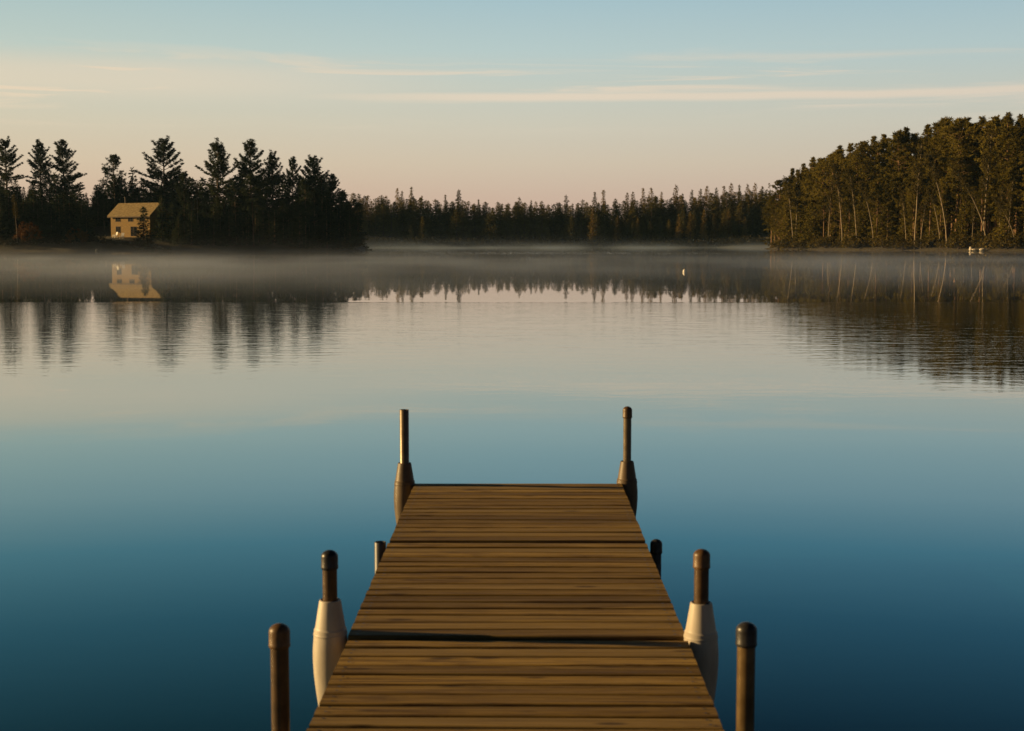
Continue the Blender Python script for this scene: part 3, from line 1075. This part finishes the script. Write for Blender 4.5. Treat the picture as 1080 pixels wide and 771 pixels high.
def lawn_chair(px, py, Y, rz, label):
    p = at(px, py, Y)
    g = gz(p.x, p.y)
    root = empty("lawn_chair", (p.x, p.y, g), rz)
    tag(root, label, "chair", "white lawn chairs in front of the house")
    s = MB(); s.box((-0.35, -0.4, 0.36), (0.35, 0.3, 0.42)); s.build("seat", M_WHITE, root)
    b = MB(); b.box((-0.35, 0, 0), (0.35, 0.05, 0.95), Matrix.Translation((0, 0.28, 0.38)) @ Matrix.Rotation(R(-18), 4, 'X')); b.build("backrest", M_WHITE, root)
    for sx in (-0.34, 0.34):
        a = MB(); a.box((sx - 0.07, -0.45, 0.60), (sx + 0.07, 0.35, 0.64)); a.build("armrest", M_WHITE, root)
        for sy in (-0.4, 0.25):
            l = MB(); l.box((sx - 0.035, sy - 0.04, -0.1), (sx + 0.035, sy + 0.04, 0.597)); l.build("leg", M_WHITE, root)


lawn_chair(128.5, 250, 331, rot + 0.3, "white lawn chair on the grass below the yellow house, right one")
lawn_chair(121.5, 250.5, 332.5, rot - 0.2, "white lawn chair on the grass below the yellow house, left one")
# railing post pair at the left of the house
rp = at(111, 250, 326)
rl = MB()
gz0 = gz(rp.x, rp.y)
for q in (0, 1.25):
    rl.box((rp.x + q - 0.06, rp.y - 0.06, gz0 - 0.3), (rp.x + q + 0.06, rp.y + 0.06, gz0 + (1.5 if q == 0 else 0.75)))
rl.box((rp.x + 0.063, rp.y - 0.03, gz0 + 0.45), (rp.x + 1.187, rp.y + 0.03, gz0 + 0.6))
tag(rl.build("wooden_railing", mottled("yellow_pine_board", (0.42, 0.30, 0.15), (0.55, 0.40, 0.22), 3)), "short yellow wooden railing just left of the house", "railing")  # boards in one mottled yellow pine colour
# pale board across the bank
bp = at(70, 252, 318)
bd = MB()
bz = gz(bp.x, bp.y) + 0.75
bd.box((bp.x - 1.6, bp.y - 0.25, bz), (bp.x + 1.6, bp.y + 0.25, bz + 0.09))
for q in (-1.3, 1.3):
    bd.box((bp.x + q - 0.06, bp.y - 0.2, bz - 1.1), (bp.x + q + 0.06, bp.y + 0.2, bz - 0.003))
tag(bd.build("wooden_bench", M_STEEL), "pale flat bench on the bank, left of the house by the russet shrub", "bench")


def boulder(p, sx, sy, sz, mat, label, seed, group=None):
    r_ = np.random.default_rng(seed)
    mb = MB()
    n_, m_ = 14, 9
    vs = []
    offs = r_.normal(size=(6, 4))
    for i in range(m_ + 1):
        ph = math.pi * i / m_
        for j in range(n_):
            th = 2 * math.pi * j / n_
            d = np.array([math.sin(ph) * math.cos(th), math.sin(ph) * math.sin(th), math.cos(ph)])
            b = 1 + 0.10 * sum(math.sin(3 * (d @ o[:3]) + o[3]) for o in offs) / 1.6
            vs.append((d[0] * sx * b, d[1] * sy * b, d[2] * sz * b))
    fs = [(i * n_ + j, i * n_ + (j + 1) % n_, (i + 1) * n_ + (j + 1) % n_, (i + 1) * n_ + j) for i in range(m_) for j in range(n_)]
    mb.add(vs, fs)
    o = mb.build("boulder", mat, None, True)
    o.location = p
    tag(o, label, "boulder", group)
    return o


M_PALE = mottled("pale_granite", (0.46, 0.40, 0.33), (0.66, 0.60, 0.52), 3, 0.85, 0, 0.03)
M_GREYROCK = mottled("grey_granite", (0.08, 0.085, 0.095), (0.15, 0.155, 0.165), 3, 0.85, 0, 0.03)
for px, Y, sx, sz, lb, sd in ((1023, 327.0, 0.38, 0.50, "upright pale boulder at the right bank's waterline, left of the flat ones", 3),
                              (1027.5, 326.0, 0.65, 0.22, "low middle boulder of the pale rocks at the right waterline", 5),
                              (1035.5, 324.5, 0.75, 0.34, "broad pale flat boulder, rightmost of the rocks at the right waterline", 7)):
    boulder((X_of(px, Y), Y, 0.42 if sx < 0.5 else 0.3), sx, 0.5, sz, M_PALE, lb, sd)
boulder((X_of(101.5, 309.5), 309.5, 0.25), 0.45, 0.5, 0.3, M_GREYROCK, "small blue-grey boulder at the left waterline below the house", 11)
boulder((X_of(379, 352), 352, 0.1), 1.6, 1.0, 0.75, M_GREYROCK, "dark boulder at the tip of the left point", 13)

# ------------------------------------------------------------------ floating buoy
bq = on_plane(722, 287.2, 0.0)
buoy = empty("mooring_buoy", (bq.x, bq.y, 0.0))
tag(buoy, "small white mooring buoy floating alone on the misty water", "buoy")
m_ = MB(); m_.lathe([(0.03, -0.12), (0.09, -0.08), (0.115, 0.0), (0.115, 0.08), (0.085, 0.16), (0.036, 0.20)], 20)
m_.build("float", M_WHITE, buoy, True)
m_ = MB(); m_.lathe([(0.03, 0.201), (0.03, 0.25), (0.012, 0.262)], 12)
m_.build("top_fitting", M_CAP_BROWN, buoy, angle=35)

# ------------------------------------------------------------------ the dock
Y_END = on_plane(547, 509.5, DECK_Z).y
Y_J1 = on_plane(547, 570.5, DECK_Z).y
Y_J2 = on_plane(547, 672.5, DECK_Z).y
SEC = Y_J1 - Y_J2
Y_J3 = Y_J2 - SEC
Y_J4 = Y_J3 - SEC
Y_J5 = Y_J4 - SEC
DX, HW = -0.014, 0.61
dock = empty("wooden_dock", (DX, 0, 0))
tag(dock, "weathered brown wooden plank dock running out over the calm lake", "dock")


def deck_section(y0, y1, yaw, gap0, gap1, seed, dz=0.0, roll=0.0):
    """boards laid across, from y0 (near) to y1 (far); local origin at the middle of the section"""
    r_ = random.Random(seed)
    mb = MB()
    L = (y1 - gap1) - (y0 + gap0)
    nb = 16
    pitch = L / nb
    ym = (y0 + y1) / 2
    off = (y0 + gap0) - ym
    for i in range(nb):
        g = r_.choice((0.009, 0.010, 0.012, 0.013, 0.018))
        a, b = off + i * pitch + g / 2, off + (i + 1) * pitch - g / 2
        xl, xr = -HW + r_.uniform(-0.0015, 0.0015), HW + r_.uniform(-0.0015, 0.0015)
        h0, h1 = r_.uniform(-0.0022, 0.0022), r_.uniform(-0.0022, 0.0022)
        cup = r_.uniform(-0.0015, 0.002)
        tw = r_.uniform(-0.0015, 0.0015)
        bow = r_.uniform(-0.0025, 0.0025)
        nx_ = 8
        prof = []           # cross-section in (y, z) with rounded arrises
        e = 0.008
        yc = (a + b) / 2
        prof = [(a, -0.034), (a, -e), (a + e * 0.35, -e * 0.3), (a + e, 0.0), (yc, -cup), (b - e, 0.0), (b - e * 0.35, -e * 0.3), (b, -e), (b, -0.034)]
        vs, fs = [], []
        for q in range(nx_ + 1):
            x = xl + (xr - xl) * q / nx_
            s = q / nx_
            for (yy, zz) in prof:
                t = (yy - yc) / (b - a)
                vs.append((x, yy + bow * math.sin(math.pi * s), zz + h0 * (1 - s) + h1 * s + tw * t * (2 * s - 1) * 2))
        m2 = len(prof)
        for q in range(nx_):
            for p in range(m2):
                p2 = (p + 1) % m2
                fs.append((q * m2 + p, q * m2 + p2, (q + 1) * m2 + p2, (q + 1) * m2 + p))
        fs.append(tuple(range(m2)))
        fs.append(tuple(nx_ * m2 + p for p in range(m2 - 1, -1, -1)))
        mb.add(vs, [tuple(reversed(f)) for f in fs])
    o = mb.build("deck_section", M_DECK, dock)
    o.location = (0, ym, DECK_Z + dz)
    o.rotation_euler = (0, roll, yaw)
    # frame of the section
    for sx in (-1, 1):
        f = MB()
        xo = sx * (HW - 0.035)
        f.box((xo - 0.019, off + 0.004, -0.175), (xo + 0.019, -off - 0.004, -0.037))
        f.build("side_beam", M_BEAM, o, bevel=0.004)
    for yy in (off + 0.024, -off - 0.024):
        f = MB()
        f.box((-HW + 0.060, yy - 0.019, -0.170), (HW - 0.060, yy + 0.019, -0.0375))
        f.build("cross_beam", M_BEAM, o, bevel=0.004)
    # screw heads over both side beams
    sc = MB()
    for i in range(nb):
        for sx in (-1, 1):
            for q in (0.3, 0.7):
                c = Vector((sx * (HW - 0.036) + r_.uniform(-0.004, 0.004), off + (i + q) * pitch, 0.0006))
                sc.add([c + Vector((0.0052 * math.cos(t * 1.0472), 0.0052 * math.sin(t * 1.0472), 0.001)) for t in range(6)], [(0, 1, 2, 3, 4, 5)])
    sc.build("screw_heads", M_CAP_BLACK, o)
    return o


deck_section(Y_J1, Y_END, 0.0, 0.006, 0.0, 21)
deck_section(Y_J2, Y_J1, R(0.10), 0.013, 0.045, 22, 0.0)
deck_section(Y_J3, Y_J2, R(-0.30), 0.006, 0.008, 23, -0.006)
deck_section(Y_J4, Y_J3, 0.0, 0.006, 0.006, 24, -0.003)
deck_section(Y_J5, Y_J4, 0.0, 0.006, 0.006, 25)


def post(px, Y, top_py, pipe_m, cap, bumper, label, r=0.0265, tilt=(0, 0), taper=1.0):
    top = at(px, top_py, Y)
    root = empty("dock_post", (top.x, top.y, DECK_Z))
    root.rotation_euler = (tilt[0], tilt[1], rng.uniform(0, 6))
    tag(root, label, "post", "posts along the dock")
    zt = top.z - DECK_Z
    p = MB()
    ptop = zt - (0.022 if cap else 0.0)
    if cap:
        p.lathe([(r, -2.2), (r, ptop)], 32)
    else:       # open pipe end
        p.lathe([(r, -2.2), (r, ptop - 0.001), (r - 0.001, ptop), (r - 0.0035, ptop), (r - 0.004, ptop - 0.12)], 32)
    p.build("pipe", pipe_m, root, angle=50)
    if cap:
        c = MB()
        R_ = r + 0.004
        hh = 0.070
        pr = [(R_ - 0.0015, zt - hh), (R_ + 0.0008, zt - hh + 0.004), (R_ + 0.0008, zt - hh + 0.010), (R_, zt - hh + 0.012)]
        for q in range(9):
            t = q / 8 * math.pi / 2
            pr.append((max(R_ * math.cos(t), 0.002), zt - 0.024 + 0.024 * math.sin(t)))
        c.lathe(pr, 32)
        c.build("cap", cap, root, angle=45)
    if bumper:
        b = MB()
        b.lathe([(0.030, -0.285), (0.040, -0.283), (0.0465, -0.268), (0.054, -0.215), (0.0615, -0.150), (0.0645, -0.095), (0.0640, -0.055), (0.0610, -0.015), (0.0595, 0.010), (0.0590, 0.018), (0.0555, 0.022),
                 (0.0545, 0.027), (0.0400, 0.118), (0.0385, 0.124), (0.0355, 0.126), (0.030, 0.124), (0.029, 0.02), (0.029, -0.2)], 44, close=True)
        b.build("bumper_sleeve", bumper, root, angle=32)
        # moulded band and clamp bolt
        k2 = MB()
        k2.lathe([(0.0608, -0.004), (0.0618, -0.002), (0.0616, 0.003), (0.0604, 0.005), (0.058, 0.003), (0.058, -0.003)], 44, close=True)
        k2.build("sleeve_band", bumper, root, angle=40)
    # bracket that holds the pipe to the side of the dock
    br = MB()
    side = -1 if top.x < DX else 1
    edge = DX + side * (HW - 0.012)
    x0, x1 = sorted((edge - top.x, 0.0 - side * 0.0))
    m4 = Matrix.Rotation(-root.rotation_euler.z, 4, 'Z')
    if bumper is None and abs(top.x - DX) > HW + 0.03:
        br.box((x0, -0.02, -0.13), (x1, 0.02, -0.07), m4)
        br.build("bracket", M_DARKPIPE, root)
    return root


def Y_for(px, X):
    """distance at which the column px meets the lateral offset X, at deck height"""
    return X * F_PX / ((px - 549.0)) * 1.0


post(294.5, 4.02, 657.5, M_RUST, M_CAP_BROWN, None, "brown rusty dock post with brown cap, nearest post left of the dock")
post(787.5, 4.04, 656.0, M_BRONZE, M_CAP_BLACK, None, "bronze toned dock post with glossy black cap, nearest post right of the dock")
post(347.5, Y_J2 + 0.05, 580.0, M_RUST, M_CAP_BLACK, M_BUMPER, "black capped dock post wearing a white bumper sleeve, left of the dock")
post(740.2, Y_J2 + 0.02, 579.0, M_RUST, M_CAP_BROWN, M_BUMPER, "brown capped dock post wearing a white bumper sleeve, right of the dock")
post(426.3, Y_END - 0.03, 432.0, M_STEEL, None, M_BUMPER_TAN, "open topped steel dock post with stained sleeve at the far left corner", r=0.027)
post(661.8, Y_END + 0.04, 428.5, M_STEEL, M_CAP_BROWN, M_BUMPER_TAN, "brown capped steel dock post with stained sleeve at the far right corner", r=0.024)
post(401.0, Y_J1 + 0.05, 571.5, M_DARKPIPE, None, None, "short cut-off steel dock post level with the deck, left side", r=0.028)
post(692.2, Y_J1 + 0.05, 568.5, M_DARKPIPE, M_CAP_BLACK, None, "short black dock post level with the deck, right side", r=0.025)

# ------------------------------------------------------------------ mist over the lake
def mist(a, b, density, scale_h, wisp, colour=(0.78, 0.85, 1.0), g=0.6, edge=None, step=0.04):
    """a bank of mist, thinning upwards (scale height) and torn into wisps"""
    m = bpy.data.materials.new("mist")
    m.use_nodes = True
    t = NT(m.node_tree)
    pos = t.n('ShaderNodeNewGeometry').outputs['Position']
    sx = t.n('ShaderNodeSeparateXYZ')
    t.link(pos, sx.inputs[0])
    x, y, z = sx.outputs
    fall = t.math('EXPONENT', t.math('MULTIPLY', t.math('MAXIMUM', z, 0.0), -1.0 / scale_h))
    nz = t.noise(t.xyz(t.math('MULTIPLY', x, 0.055), t.math('MULTIPLY', y, 0.030), t.math('MULTIPLY', z, 0.30)), 1.0, 3.0, 0.55, 0.3)
    torn = t.maprange(nz, 0.36, 0.64, 1.0 - wisp, 1.0 + wisp, smooth=True)
    d = t.math('MULTIPLY', t.math('MULTIPLY', fall, torn), density)
    d = t.math('MULTIPLY', d, t.math('MULTIPLY', t.maprange(y, a[1], a[1] + edge[0], smooth=True), t.maprange(y, b[1], b[1] - edge[1], smooth=True)))
    v = t.n('ShaderNodeVolumePrincipled')
    v.inputs['Color'].default_value = (*colour, 1)
    v.inputs['Anisotropy'].default_value = g
    t.link(d, v.inputs['Density'])
    o = t.n('ShaderNodeOutputMaterial')
    t.link(v.outputs[0], o.inputs['Volume'])
    mb = MB()
    mb.box(a, b)
    ob = mb.build("mist", m)
    m.cycles.volume_step_rate = step
    return tag(ob, "thin pale morning mist lying low over the lake", "mist", "banks of morning mist", 'stuff')


mist((-300, 44, -0.6), (330, 222, 2.2), 0.0105, 0.36, 0.9, edge=(8, 75))
mist((-110, 430, -0.6), (140, 572, 5.0), 0.0075, 0.95, 0.8, (0.66, 0.80, 1.0), edge=(50, 6))
mist((-220, 285, -0.6), (20, 400, 6.0), 0.0007, 2.2, 0.9, edge=(20, 40))


# thin air between here and the far shore
hz = bpy.data.materials.new("haze")
hz.use_nodes = True
t = NT(hz.node_tree)
v = t.n('ShaderNodeVolumePrincipled')
v.inputs['Color'].default_value = (0.42, 0.72, 1.0, 1)
v.inputs['Density'].default_value = 0.00005
v.inputs['Anisotropy'].default_value = 0.2
o = t.n('ShaderNodeOutputMaterial')
t.link(v.outputs[0], o.inputs['Volume'])
hb = MB()
gmin, gmax = float(ZZ.min()), float(ZZ.max())
hb.box((float(gx[0]) - 20, float(gy[0]) - 20, gmin - 1.0), (float(gx[-1]) + 20, float(gy[-1]) + 20, max(gmax + 6, 42.0)))
tag(hb.build("haze", hz), "thin cool morning air over the whole lake", "haze", kind='stuff')
